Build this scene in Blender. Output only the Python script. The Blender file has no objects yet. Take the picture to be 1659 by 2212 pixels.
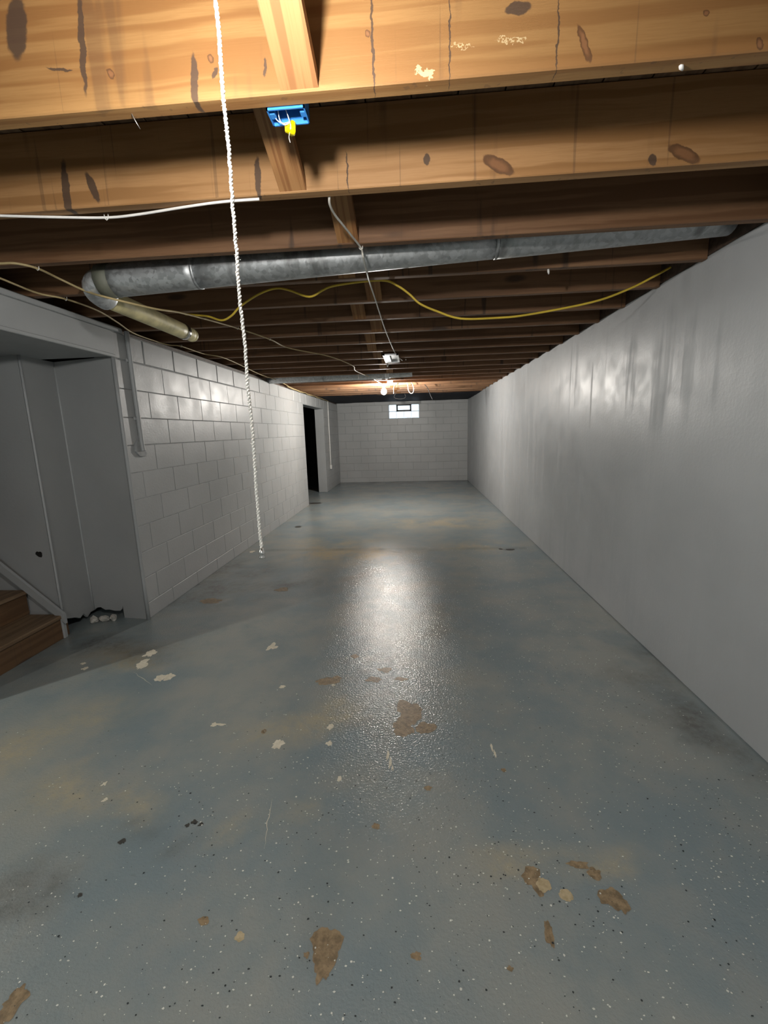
import bpy, bmesh, math, random
from mathutils import Vector, Matrix, noise as mnoise
random.seed(7)
scn = bpy.context.scene
COL = scn.collection

# ------------------------------------------------------------------ camera
W, H, FPX = 1659.0, 2212.0, 921.63
CAMH = 1.377
yaw, pitch, roll = -0.0752, -0.18752, -0.028733
_f = Vector((math.sin(yaw)*math.cos(pitch), math.cos(yaw)*math.cos(pitch), math.sin(pitch)))
_r0 = Vector((math.cos(yaw), -math.sin(yaw), 0)); _u0 = _r0.cross(_f)
_r = _r0*math.cos(roll) + _u0*math.sin(roll)
_u = -_r0*math.sin(roll) + _u0*math.cos(roll)
CAM = Vector((0, 0, CAMH))
cd = bpy.data.cameras.new('camera'); co = bpy.data.objects.new('camera', cd); COL.objects.link(co)
cd.sensor_fit = 'VERTICAL'; cd.sensor_height = 24.0; cd.lens = 24.0*FPX/H
cd.clip_start = 0.02; cd.clip_end = 100
co.matrix_world = Matrix(((_r.x, _u.x, -_f.x, CAM.x), (_r.y, _u.y, -_f.y, CAM.y), (_r.z, _u.z, -_f.z, CAM.z), (0, 0, 0, 1)))
scn.camera = co

# ------------------------------------------------------------------ world, exposure
wd = bpy.data.worlds.new('overcast'); scn.world = wd; wd.use_nodes = True
wd.node_tree.nodes['Background'].inputs[0].default_value = (0.78, 0.90, 1.0, 1)
wd.node_tree.nodes['Background'].inputs[1].default_value = 1.6
scn.view_settings.view_transform = 'Standard'; scn.view_settings.look = 'None'
scn.view_settings.gamma = 1.0; scn.view_settings.use_curve_mapping = False
scn.view_settings.exposure = 0.0
NEAR_W, FAR_W, SIDE_W, BACK_FILL_W = 980.0, 2000.0, 2100.0, 1200.0      # emission strength of the bare bulbs; the back one is added fill

# ------------------------------------------------------------------ pixel helpers (photo pixel -> point on a known plane)
def ray(px, py): return _r*((px-W/2)/FPX) - _u*((py-H/2)/FPX) + _f
def onz(px, py, z): d = ray(px, py); return CAM + d*((z-CAM.z)/d.z)
def onx(px, py, x): d = ray(px, py); return CAM + d*(x/d.x)
def ony(px, py, y): d = ray(px, py); return CAM + d*(y/d.y)

XL, XR, YB, YF = -2.064, 1.416, 11.675, -2.5
JB, JT, JP, JTH = 2.143, 2.378, 0.4064, 0.040
WTL, WTR = 2.11, 2.16
def JY(n): return 1.1212 + JP*(n-1)

# ------------------------------------------------------------------ node helper
class NT:
    def __init__(s, name):
        s.m = bpy.data.materials.new(name); s.m.use_nodes = True
        s.t = s.m.node_tree; s.t.nodes.clear()
        s.out = s.t.nodes.new('ShaderNodeOutputMaterial')
        s.b = s.t.nodes.new('ShaderNodeBsdfPrincipled')
        s.t.links.new(s.b.outputs[0], s.out.inputs[0])
    def put(s, sock, v):
        if isinstance(v, bpy.types.NodeSocket): s.t.links.new(v, sock)
        elif isinstance(v, bpy.types.Node): s.t.links.new(v.outputs[0], sock)
        else:
            if sock.type == 'RGBA' and len(v) == 3: v = (*v, 1)
            sock.default_value = v
    def n(s, typ, ins=None, **kw):
        nd = s.t.nodes.new('ShaderNode'+typ)
        for k, v in kw.items(): setattr(nd, k, v)
        for k, v in (ins or {}).items(): s.put(nd.inputs[k], v)
        return nd
    def math(s, op, a, b=0.0, clamp=False):
        nd = s.n('Math', operation=op, use_clamp=clamp); s.put(nd.inputs[0], a); s.put(nd.inputs[1], b); return nd.outputs[0]
    def vec(s, op, a, b=(0, 0, 0)):
        nd = s.n('VectorMath', operation=op); s.put(nd.inputs[0], a); s.put(nd.inputs[1], b)
        return nd.outputs[1] if op in ('LENGTH', 'DISTANCE') else nd.outputs[0]
    def noise(s, v, scale, detail=3, rough=.55, col=False):
        nd = s.n('TexNoise', {'Vector': v, 'Scale': scale, 'Detail': detail, 'Roughness': rough})
        return nd.outputs['Color' if col else 'Fac']
    def ramp(s, fac, lo, hi, a=0.0, b=1.0, smooth=True):
        nd = s.n('MapRange', {0: fac, 1: lo, 2: hi, 3: a, 4: b}); nd.clamp = True
        if smooth: nd.interpolation_type = 'SMOOTHSTEP'
        return nd.outputs[0]
    def mix(s, fac, a, b, mode='MIX'):
        nd = s.n('Mix', data_type='RGBA', blend_type=mode)
        s.put(nd.inputs[0], fac); s.put(nd.inputs[6], a); s.put(nd.inputs[7], b); return nd.outputs[2]
    def mapping(s, v, loc=(0, 0, 0), rot=(0, 0, 0), sc=(1, 1, 1), typ='POINT'):
        nd = s.n('Mapping', {'Vector': v, 'Location': loc, 'Rotation': rot, 'Scale': sc}, vector_type=typ); return nd.outputs[0]
    def pos(s): return s.n('NewGeometry').outputs['Position']
    def rnd(s): return s.n('ObjectInfo').outputs['Random']
    def bump(s, h, strength=.3, dist=.01, normal=None):
        nd = s.n('Bump', {'Height': h, 'Strength': strength, 'Distance': dist})
        if normal is not None: s.put(nd.inputs['Normal'], normal)
        return nd.outputs[0]
    def after(s, P, dep):
        nd = s.n('VectorMath', {0: dep, 1: (1e-9, 1e-9, 0), 2: P}, operation='MULTIPLY_ADD'); return nd.outputs[0]
    def patches(s, P, items, dep=None):
        """smallest normalised distance to a list of ellipses (centre, radii, rotation)"""
        best = dep
        first = True
        for loc, rad, rot in items:
            # each step reads the one before it, so the renderer evaluates them one after another
            Q = P if best is None else s.after(P, best)
            L = s.vec('LENGTH', s.mapping(Q, loc, rot, rad, 'TEXTURE'))
            if first: best = None; first = False
            best = L if best is None else s.math('MINIMUM', best, L)
        return best
    def set(s, **kw):
        for k, v in kw.items(): s.put(s.b.inputs[k.replace('_', ' ')], v)
        return s.m

# ------------------------------------------------------------------ materials
def simple(name, col, rough=.5, metal=0.0, var=.15, scale=20.0, bump=0.0):
    t = NT(name); P = t.pos()
    nz = t.noise(P, scale, 4)
    c = t.mix(t.ramp(nz, .3, .7), [x*(1-var) for x in col], [min(1, x*(1+var)) for x in col])
    kw = dict(Base_Color=c, Roughness=rough, Metallic=metal)
    if bump: kw['Normal'] = t.bump(t.noise(P, scale*4, 3), bump, .004)
    return t.set(**kw)

def paint(name, col, rough=.36, streak=True, blocky=False, holes=None):
    t = NT(name); P = t.pos()
    big = t.noise(P, 1.3, 4)
    c = t.mix(t.ramp(big, .3, .7), [x*.93 for x in col], [x*1.05 for x in col])
    if blocky:
        rn = t.rnd(); c = t.mix(t.ramp(rn, 0, 1, 0, .16), c, [x*.78 for x in col])
    if holes:
        wv = t.vec('SCALE', t.vec('SUBTRACT', t.noise(P, 60, 2, col=True), (.5, .5, .5))); wv.node.inputs['Scale'].default_value = .025
        D = t.patches(t.vec('ADD', P, wv), holes)
        c = t.mix(t.ramp(D, .9, 1.0, 1, 0), c, (.012, .011, .010))
    hh = t.noise(P, 55, 4, .7)
    r = t.ramp(t.noise(P, 6, 3), .3, .7, rough*.88, rough*1.15)
    if streak:
        st = t.noise(t.mapping(P, sc=(9, 9, .55)), 1.0, 3)
        hh = t.math('ADD', hh, t.math('MULTIPLY', st, 1.3))
        r = t.math('ADD', r, t.ramp(st, .52, .68, 0, .16))
    return t.set(Base_Color=c, Roughness=r, Normal=t.bump(hh, .22 if not blocky else .35, .004))

GREY = (.385, .40, .41)
M = {}
M['wall'] = paint('grey_wall_paint', GREY, .42)
M['block'] = paint('grey_block_paint', (.42, .43, .43), .40, streak=False, blocky=True)
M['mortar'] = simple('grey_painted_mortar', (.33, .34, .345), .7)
M['trimgrey'] = paint('grey_trim_paint', (.38, .395, .40), .45, streak=False)

def wood(name, light, dark, dirt, grain=34.0, axis='x', darks=(), creams=(), rings=(), streaks=1.0, rough=.62, warp_=.03):
    t = NT(name); P0 = t.pos(); rn = t.rnd()
    off = t.n('CombineXYZ', {0: t.math('MULTIPLY', rn, 37.0), 1: 0.0, 2: t.math('MULTIPLY', rn, 19.0)}).outputs[0]
    P = t.vec('ADD', P0, off)
    if axis == 'x': g = (1.1, grain, grain); f = (14, 300, 300); s = (13, 13, 1.3); k = (1.4, 4, 4.5)
    elif axis == 'y': g = (grain, 1.1, grain); f = (300, 14, 300); s = (13, 13, 1.3); k = (4, 1.4, 4.5)
    else: g = (grain, 1.6, 1.6); f = (300, 9, 9); s = (3, 3, 13); k = (4, 1.4, 1.4)
    warp = t.vec('SCALE', t.noise(P, 2.2, 2, col=True)); warp.node.inputs['Scale'].default_value = warp_
    Pw = t.vec('ADD', P, warp)
    G = t.noise(t.mapping(Pw, sc=g), 1.0, 2, .45)
    F = t.noise(t.mapping(P, sc=f), 1.0, 2)
    c = t.mix(t.ramp(G, .44, .58), light, dark)
    c = t.mix(t.ramp(F, .4, .75, 0, .35), c, dark)
    c = t.mix(t.ramp(t.noise(P, 1.7, 3), .35, .75, 0, .45), c, [x*.72 for x in light])
    K = t.n('TexVoronoi', {'Vector': t.mapping(Pw, sc=k), 'Scale': 1.0}).outputs['Distance']
    c = t.mix(t.ramp(K, .05, .12, .75, 0), c, dirt)
    if streaks:
        S = t.noise(t.mapping(P, sc=s), 1.0, 3, .5)
        c = t.mix(t.ramp(S, .63, .72, 0, .75*streaks), c, dirt)
        S2 = t.noise(t.mapping(P, loc=(3, 5, 8), sc=(s[0]*3.5, s[1]*3.5, s[2]*.8)), 1.0, 2, .5)
        c = t.mix(t.ramp(S2, .68, .72, 0, .7*streaks), c, dirt)
    w2 = t.vec('SCALE', t.vec('SUBTRACT', t.noise(P0, 45, 3, col=True), (.5, .5, .5))); w2.node.inputs['Scale'].default_value = .016
    Pd = t.vec('ADD', P0, w2)
    if darks:
        D = t.patches(Pd, darks); c = t.mix(t.ramp(D, .8, 1.05, .88, 0), c, dirt)
    if rings:
        D = t.patches(Pd, rings); c = t.mix(t.ramp(D, .85, 1.0, .9, 0), c, (.10, .045, .018))
        c = t.mix(t.ramp(D, .35, .8, .75, 0), c, (.26, .12, .05))
    if creams:
        w3 = t.vec('SCALE', t.vec('SUBTRACT', t.noise(P0, 90, 3, col=True), (.5, .5, .5))); w3.node.inputs['Scale'].default_value = .05
        D = t.patches(t.vec('ADD', P0, w3), creams); c = t.mix(t.ramp(D, .75, .85, .9, 0), c, (.52, .40, .22))
    hgt = t.math('ADD', G, t.math('MULTIPLY', F, .5))
    return t.set(Base_Color=c, Roughness=rough, Normal=t.bump(hgt, .18, .003))

def facepatch(n, lst, ry=.06):
    out = []
    for px, py, rx, rz, ang in lst:
        c = ony(px, py, JY(n)); s = (ony(px+1, py, JY(n)) - c).length
        out.append(((c.x, c.y, c.z), (rx*s, ry, rz*s), (0, math.radians(ang), 0)))
    return out
LIGHT, DARK, DIRT = (.33, .18, .063), (.24, .113, .034), (.055, .036, .026)
M['joist'] = wood('joist_lumber', (.235, .125, .062), (.155, .075, .033), (.04, .027, .02))
M['joist1'] = wood('joist_lumber_first', LIGHT, DARK, DIRT, streaks=.45,
    darks=facepatch(1, [(36, 60, 24, 60, 12), (178, 95, 8, 95, 5), (420, 175, 9, 55, 4), (805, 95, 3, 105, 0), (972, 90, 2, 90, 0), (1205, 80, 2, 80, 0), (1120, 18, 30, 14, 0), (130, 150, 30, 3, 10), (572, 145, 4, 17, 8), (465, 158, 4, 12, 20)]),
    rings=facepatch(1, [(1262, 95, 9, 44, -23), (795, 72, 6, 7, 0), (238, 161, 7, 11, -15), (455, 127, 8, 11, -15), (1528, 27, 7, 8, 0), (1640, 96, 9, 14, -30)]),
    creams=facepatch(1, [(915, 157, 26, 9, 15), (1105, 86, 40, 3, 6), (1000, 100, 25, 2, 6)]))
M['joist2'] = wood('joist_lumber_second', (.40, .22, .090), (.29, .145, .05), DIRT, streaks=.5,
    darks=facepatch(2, [(143, 415, 9, 62, 3), (200, 405, 9, 32, -20), (557, 385, 7, 42, 3), (750, 370, 2, 40, 0), (922, 345, 8, 12, 0), (1410, 345, 9, 12, 0)]),
    rings=facepatch(2, [(1077, 357, 40, 15, 28), (1478, 332, 42, 15, 25)]))
M['brace'] = wood('brace_lumber', (.34, .175, .066), (.22, .095, .032), (.08, .043, .025), grain=75, axis='z', streaks=0, warp_=.008)
M['board'] = wood('subfloor_lumber', (.21, .13, .075), (.14, .08, .042), DIRT, axis='y', streaks=0)
M['stair'] = wood('stair_lumber', (.23, .155, .09), (.16, .10, .055), (.07, .045, .03), axis='y', streaks=.3)
M['riser'] = wood('stair_riser_lumber', (.17, .095, .045), (.11, .058, .026), (.06, .04, .03), axis='y', streaks=.3)
M['darkwood'] = wood('old_dark_lumber', (.10, .065, .045), (.06, .04, .028), (.03, .025, .02), streaks=0)

def galv(name, col=(.50, .52, .53)):
    t = NT(name); P = t.pos()
    v = t.n('TexVoronoi', {'Vector': P, 'Scale': 60.0}).outputs['Color']
    sp = t.n('SeparateColor', {0: v}).outputs[0]
    c = t.mix(sp, [x*.8 for x in col], [x*1.15 for x in col])
    d = t.noise(t.mapping(P, sc=(9, 3, 3)), 1.0, 5)
    c = t.mix(t.ramp(d, .55, .72, 0, .75), c, (.16, .16, .155))
    return t.set(Base_Color=c, Metallic=.75, Roughness=t.ramp(sp, 0, 1, .38, .52), Normal=t.bump(d, .1, .003))
M['galv'] = galv('galvanised_sheet'); M['galvband'] = simple('dull_tape_band', (.15, .155, .12), .6)
M['galvbright'] = galv('bright_galvanised_sheet', (.72, .74, .76))
M['pvc'] = simple('yellowed_pvc', (.76, .67, .37), .45, var=.22, scale=9)
M['string'] = simple('cotton_string', (.95, .92, .86), .9, var=.08, scale=300, bump=.4)
M['chrome'] = simple('shiny_metal', (.72, .71, .68), .18, 1.0)
M['steel'] = simple('dull_steel', (.45, .45, .44), .4, .9)
M['blue'] = simple('blue_plastic', (.035, .22, .62), .45, var=.08)
M['yellowp'] = simple('yellow_plastic', (.92, .76, .0), .4, var=.04)
M['yellowc'] = simple('yellow_cable_sheath', (.66, .47, .05), .5, var=.12, scale=8)
M['tanc'] = simple('tan_cable_sheath', (.46, .36, .18), .55, var=.15, scale=8)
M['whitec'] = simple('white_cable_sheath', (.80, .79, .76), .5, var=.06)
M['greyc'] = simple('grey_cable_sheath', (.62, .60, .54), .5, var=.1)
M['blackc'] = simple('black_cable_sheath', (.02, .02, .022), .4)
M['porc'] = simple('white_porcelain', (.78, .77, .73), .3, var=.04)
M['rubble'] = simple('broken_mortar', (.47, .45, .41), .9, var=.25, scale=30, bump=.6)
M['plastic'] = simple('dark_blue_plastic_sheet', (.012, .014, .030), .6, var=.3, scale=5, bump=.3)
M['shadewall'] = simple('dark_rough_concrete', (.05, .05, .05), .9)  # shade of the unlit room put into the concrete colour
M['frame'] = simple('dark_vent_frame', (.03, .032, .035), .5)

def glassblock():
    t = NT('glass_block'); P = t.pos()
    h = t.noise(P, 55, 2)
    return t.set(Base_Color=(.9, .96, 1.0), Roughness=.22, Transmission_Weight=1.0, IOR=1.35, Normal=t.bump(h, .35, .01))
M['glass'] = glassblock()

def emis(name, col, st):
    t = NT(name); return t.set(Base_Color=(.9, .9, .9), Emission_Color=(*col, 1), Emission_Strength=st)
M['bulb_near'] = emis('lit_bulb_near', (1.0, .95, .90), NEAR_W)
M['bulb_far'] = emis('lit_bulb_far', (1.0, .95, .88), FAR_W)
M['bulb_back'] = emis('added_fill_bulb_back', (.97, 1.0, .97), BACK_FILL_W)
M['bulb_side'] = emis('lit_bulb_side', (.98, 1.0, .93), SIDE_W)

def floor_mat():
    t = NT('painted_concrete_floor'); P = t.pos()
    n1 = t.noise(P, 1.3, 4); n2 = t.noise(t.mapping(P, loc=(7, 3, 0)), 3.4, 5, .62)
    c = t.mix(t.ramp(n1, .34, .66), (.208, .260, .280), (.302, .320, .300))
    c = t.mix(t.ramp(n2, .45, .75, 0, .6), c, (.185, .240, .262))
    c = t.mix(t.ramp(n2, .24, .56, .5, 0), c, (.320, .320, .290))
    at = t.n('Attribute', attribute_name='wear'); sp = t.n('SeparateColor', {0: at.outputs['Color']})
    fine = t.noise(P, 21, 5, .7)
    br = t.ramp(fine, .3, .7, .55, 1.25)
    c = t.mix(t.math('MULTIPLY', sp.outputs[0], br, True), c, (.40, .36, .26))
    c = t.mix(t.math('MULTIPLY', sp.outputs[1], br, True), c, (.47, .36, .20))
    c = t.mix(t.math('MULTIPLY', sp.outputs[2], br, True), c, (.10, .10, .09))
    c = t.mix(t.ramp(fine, .60, .80, 0, .35), c, (.13, .155, .165))
    rough = t.ramp(n2, .3, .7, .16, .27)
    h = t.noise(P, 105, 2, .6)
    return t.set(Base_Color=c, Roughness=rough, Normal=t.bump(h, .40, .006))
M['floor'] = floor_mat()

# ------------------------------------------------------------------ mesh helpers
def link(name, me, mat, parent=None):
    o = bpy.data.objects.new(name, me); COL.objects.link(o)
    if mat is not None and not me.materials: me.materials.append(mat if not isinstance(mat, str) else M[mat])
    if parent is not None: o.parent = parent
    return o
def fin(bm, name, mat, parent=None, smooth=False):
    bmesh.ops.recalc_face_normals(bm, faces=bm.faces[:])
    me = bpy.data.meshes.new(name); bm.to_mesh(me); bm.free()
    if smooth:
        for p in me.polygons: p.use_smooth = True
    return link(name, me, mat, parent)
def box(bm, lo, hi):
    r = bmesh.ops.create_cube(bm, size=1.0)
    for v in r['verts']:
        v.co = Vector([lo[i] + (v.co[i]+.5)*(hi[i]-lo[i]) for i in range(3)])
    return r['verts']
def bev(bm, w, seg=1):
    bmesh.ops.bevel(bm, geom=bm.edges[:], offset=w, segments=seg, affect='EDGES', profile=.6)
def boxo(name, lo, hi, mat, parent=None, bevel=0.0):
    bm = bmesh.new(); box(bm, lo, hi)
    if bevel: bev(bm, bevel)
    return fin(bm, name, mat, parent)
def smoothpath(pts, sub=6):
    pts = [Vector(p) for p in pts]
    if len(pts) < 3: return pts
    out = []
    for i in range(len(pts)-1):
        p0 = pts[max(i-1, 0)]; p1 = pts[i]; p2 = pts[i+1]; p3 = pts[min(i+2, len(pts)-1)]
        for k in range(sub):
            t = k/sub
            out.append(.5*((2*p1) + (p2-p0)*t + (2*p0-5*p1+4*p2-p3)*t*t + (3*p1-p0-3*p2+p3)*t**3))
    out.append(pts[-1]); return out
def tube(bm, pts, rad, seg=8, cap=True):
    n = len(pts); rings = []
    up = None
    for i, p in enumerate(pts):
        d = (pts[min(i+1, n-1)] - pts[max(i-1, 0)]).normalized()
        if up is None:
            up = Vector((0, 0, 1)) if abs(d.z) < .9 else Vector((1, 0, 0))
        a = (up - d*up.dot(d)).normalized(); b = d.cross(a); up = a
        r = rad[i] if isinstance(rad, (list, tuple)) else rad
        rings.append([bm.verts.new(p + (a*math.cos(2*math.pi*k/seg) + b*math.sin(2*math.pi*k/seg))*r) for k in range(seg)])
    for i in range(n-1):
        for k in range(seg):
            bm.faces.new((rings[i][k], rings[i][(k+1) % seg], rings[i+1][(k+1) % seg], rings[i+1][k]))
    if cap:
        bm.faces.new(rings[0][::-1]); bm.faces.new(rings[-1])
def tubeo(name, pts, rad, mat, parent=None, seg=8, sub=6):
    bm = bmesh.new(); tube(bm, smoothpath(pts, sub), rad, seg); return fin(bm, name, mat, parent, True)
def lathe(bm, c, prof, seg=20, axis=(0, 0, 1)):
    ax = Vector(axis).normalized(); q = Vector((0, 0, 1)).rotation_difference(ax); c = Vector(c); rings = []
    for r, z in prof:
        rings.append([bm.verts.new(c + q @ Vector((r*math.cos(2*math.pi*k/seg), r*math.sin(2*math.pi*k/seg), z))) for k in range(seg)])
    for i in range(len(rings)-1):
        for k in range(seg):
            bm.faces.new((rings[i][k], rings[i][(k+1) % seg], rings[i+1][(k+1) % seg], rings[i+1][k]))
    bm.faces.new(rings[0][::-1]); bm.faces.new(rings[-1])
def latheo(name, c, prof, mat, parent=None, seg=20, axis=(0, 0, 1)):
    bm = bmesh.new(); lathe(bm, c, prof, seg, axis); return fin(bm, name, mat, parent, True)
def thing(name, label, cat, loc=(0, 0, 0), group=None):
    o = bpy.data.objects.new(name, None); COL.objects.link(o); o.location = loc; o.empty_display_size = .05
    tag(o, label, cat, group); return o
def tag(o, label, cat, group=None):
    o['label'] = label; o['category'] = cat
    if group: o['group'] = group
    return o
def struct(o, label=None):
    o['kind'] = 'structure'
    if label: o['label'] = label; o['category'] = o.name.split('_')[0].split('.')[0]
    return o
def settle(root):
    """parts are modelled in world coordinates; keep them there under the Empty at the thing's base"""
    for ch in root.children: ch.location = ch.location - root.location if ch.parent == root else ch.location
    return root

# ------------------------------------------------------------------ structure: floor, walls, ceiling
def fpx(px, py, rx, ry):
    c = onz(px, py, 0); return c.x, c.y, rx*(onz(px+1, py, 0)-c).length, ry*(onz(px, py+1, 0)-c).length
def fbm(x, y, z=0.0, o=4):
    v, a = 0.0, .5
    for _ in range(o): v += a*mnoise.noise(Vector((x, y, z))); x *= 2.1; y *= 2.1; a *= .55
    return v
WEAR = ([fpx(*q) for q in [(760, 1196, 150, 26), (700, 1172, 110, 16), (1040, 1180, 110, 13), (90, 1590, 120, 70), (170, 1720, 120, 55), (330, 1700, 130, 55), (580, 1770, 70, 50), (300, 1420, 130, 26), (1180, 1850, 180, 70), (700, 1560, 160, 40), (950, 1130, 150, 14)]],
        [fpx(*q) for q in [(720, 1197, 80, 13), (800, 1195, 60, 11)]],
        [fpx(*q) for q in [(430, 1280, 160, 36), (190, 1405, 200, 26), (500, 1230, 120, 22), (60, 1930, 120, 60), (620, 1260, 60, 12), (400, 1775, 90, 30), (860, 1040, 220, 7), (1440, 1490, 70, 110), (1520, 1580, 70, 90)]])  # wear patches, plus paler and darker tone beside the stairs and left wall
fxs = [-5.7, -4.5, -3.4] + [-2.6+.05*i for i in range(82)] + [XR+.25]
fys = [YF-.2, -1.5, -.5] + [.05*i for i in range(235)] + [12.6, 14.2]
fm = bmesh.new(); lay = fm.verts.layers.float_color.new('wear'); rows = []
for y in fys:
    row = []
    for x in fxs:
        v = fm.verts.new((x, y, 0)); w = []
        dx, dy = .35*fbm(x*1.7, y*1.7, 1), .35*fbm(x*1.7, y*1.7, 9)
        for k, L in enumerate(WEAR):
            m = 0.0
            for cx, cy, rx, ry in L:
                d = math.hypot((x+dx-cx)/rx, (y+dy-cy)/ry)
                if d < 1.25: m = max(m, min(1, (1.25-d)/.9))
            w.append(m*(.85, .85, .7)[k]*max(0, min(1, .62+2.0*fbm(x*3.1, y*3.1, 20+k))))
        jd = abs(y + .05*fbm(x*3, 1) - 4.86)
        if jd < .05 and -2 < x < 1.3: w[2] = max(w[2], .45*(.5+fbm(x*4, 3)*1.5))
        v[lay] = (w[0], w[1], max(0, w[2]), 1); row.append(v)
    rows.append(row)
for j in range(len(fys)-1):
    for i in range(len(fxs)-1): fm.faces.new((rows[j][i], rows[j][i+1], rows[j+1][i+1], rows[j+1][i]))
box(fm, (-5.7, YF-.2, -.12), (XR+.25, 14.2, -.004))
fl = struct(fin(fm, 'floor', 'floor'), 'worn blue-grey painted concrete basement floor with flecks and peeled spots')

# peeled spots, chips and scratches lie as thin irregular films on the paint
def spotmat(name, a, b_, rough):
    t = NT(name); P = t.pos()
    return t.set(Base_Color=t.mix(t.ramp(t.noise(P, 45, 4, .65), .32, .68), a, b_), Roughness=rough, Normal=t.bump(t.noise(P, 120, 2), .25, .003))
M['brown'] = spotmat('bare_brown_concrete', (.17, .125, .075), (.33, .245, .145), .42)
M['tan'] = spotmat('bare_tan_concrete', (.36, .29, .165), (.50, .41, .26), .6)
M['cream'] = spotmat('pale_bare_chip', (.62, .57, .45), (.74, .69, .57), .7)
M['darkspot'] = spotmat('dark_dirt_spot', (.03, .03, .03), (.06, .058, .05), .6)
M['wfleck'] = simple('white_paint_flecks', (.66, .68, .63), .5); M['bfleck'] = simple('black_paint_flecks', (.022, .03, .033), .5)
_sk = [0]
def spot(name, px, py, rx, ry, mat, rug=.45, N=34):
    cx, cy, ax, ay = fpx(px, py, rx, ry); s = random.uniform(0, 50); _sk[0] += 1
    bm = bmesh.new(); z = .0004 + .00012*(_sk[0] % 6)
    c = bm.verts.new((0, 0, z)); ring = []
    for k in range(N):
        a = 2*math.pi*k/N
        r = 1 + rug*2.1*fbm(math.cos(a)*1.3+s, math.sin(a)*1.3, s, 4)
        r = max(.25, r); ring.append(bm.verts.new((ax*r*math.cos(a), ay*r*math.sin(a), z)))
    for k in range(N): bm.faces.new((c, ring[k], ring[(k+1) % N]))
    o = fin(bm, name, mat, fl); o.location = (cx, cy, 0)
for q in [(884, 1537, 27, 24), (872, 1572, 26, 20), (920, 1572, 22, 13), (830, 1447, 18, 5), (806, 1468, 18, 6), (706, 1472, 24, 7), (728, 1466, 10, 6), (868, 1467, 12, 4),
          (704, 2040, 32, 40), (697, 2092, 20, 32), (662, 2063, 7, 7), (1153, 1900, 19, 24), (1187, 2018, 10, 26), (1250, 1868, 22, 8), (1285, 1888, 14, 12), (1320, 1940, 26, 20), (1345, 1955, 12, 18),
          (900, 2065, 11, 9), (812, 1785, 8, 7), (1102, 2093, 7, 6), (767, 1418, 8, 4), (440, 1990, 12, 8), (610, 1274, 14, 4), (455, 1298, 22, 5), (570, 1580, 6, 4), (925, 1703, 8, 5), (1088, 1664, 6, 4), (30, 2165, 24, 30)]:
    spot('peeled_spot', *q, 'brown')
for q in [(1175, 1912, 15, 15), (1222, 1934, 15, 13), (517, 2024, 11, 10)]: spot('peeled_spot', *q, 'tan', .3)
for q in [(323, 1412, 10, 6), (308, 1435, 11, 9), (348, 1464, 12, 6), (366, 1462, 12, 6), (587, 1398, 10, 7), (601, 1608, 12, 9), (714, 1571, 7, 6), (711, 1606, 7, 5), (733, 1683, 5, 6), (463, 1566, 8, 4), (478, 1565, 10, 2), (609, 1484, 6, 3), (838, 1632, 3, 11), (843, 1648, 3, 11), (848, 1660, 2, 6), (226, 1693, 5, 4), (227, 1728, 5, 4), (1062, 1615, 2, 10), (1069, 1628, 2, 8), (720, 1480, 4, 2), (545, 1192, 5, 2), (184, 1444, 6, 3), (180, 1433, 5, 2)]:
    spot('paint_chip', *q, 'cream', .6)
for q in [(1082, 1186, 5, 1.6), (1101, 1187, 11, 2.0), (680, 1087, 12, 1.5), (645, 1138, 6, 2), (172, 1934, 5, 4), (420, 1776, 6, 5), (434, 1781, 5, 4), (405, 1783, 5, 4), (265, 1818, 8, 6)]: spot('dirt_spot', *q, 'darkspot', .6)
for x0, y0, x1, y1 in ((588, 1725, 570, 1830), (288, 1452, 330, 1480)):
    a, b = onz(x0, y0, .0006), onz(x1, y1, .0006); d = (b-a); nn = Vector((-d.y, d.x, 0)).normalized(); bm = bmesh.new(); pr = None
    for k in range(13):
        p = lerp_ = a + d*(k/12) + nn*.01*mnoise.noise(Vector((k*.4, x0, 0))); w = .0012*(1-abs(k-6)/6.5)
        cur = (bm.verts.new(p-nn*w), bm.verts.new(p+nn*w))
        if pr: bm.faces.new((pr[0], pr[1], cur[1], cur[0]))
        pr = cur
    fin(bm, 'scratch', 'cream', fl)
rf = random.Random(3)
for nm, mat, cnt, r0, r1 in (('white_flecks', 'wfleck', 56000, .0010, .0040), ('black_flecks', 'bfleck', 30000, .0010, .0040)):
    vs, fs = [], []
    for _ in range(cnt):
        x = rf.uniform(-2.1, XR-.01); y = rf.uniform(.25, 5.0)
        dn = max(0, min(1, .15 + .55*(1.9-y)/1.6))*.55 + .30*max(0, min(1, (x+1.5)/2.6)) - .10
        dn *= .75 + 2.2*fbm(x*1.1, y*1.1, 5, 3)
        if rf.random() > dn: continue
        r = r0 + (r1-r0)*rf.random()**2.2; a0 = rf.uniform(0, 6.28); k = rf.choice((4, 5)); i0 = len(vs); e_ = rf.uniform(.5, 1)
        for q in range(k):
            a = a0 + 6.283*q/k; rr = r*rf.uniform(.7, 1.2); vs.append((x+rr*math.cos(a), y+rr*e_*math.sin(a), .0009))
        fs.append(list(range(i0, i0+k)))
    me = bpy.data.meshes.new(nm); me.from_pydata(vs, [], fs); o = link(nm, me, mat, fl); o['kind'] = 'stuff'

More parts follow.
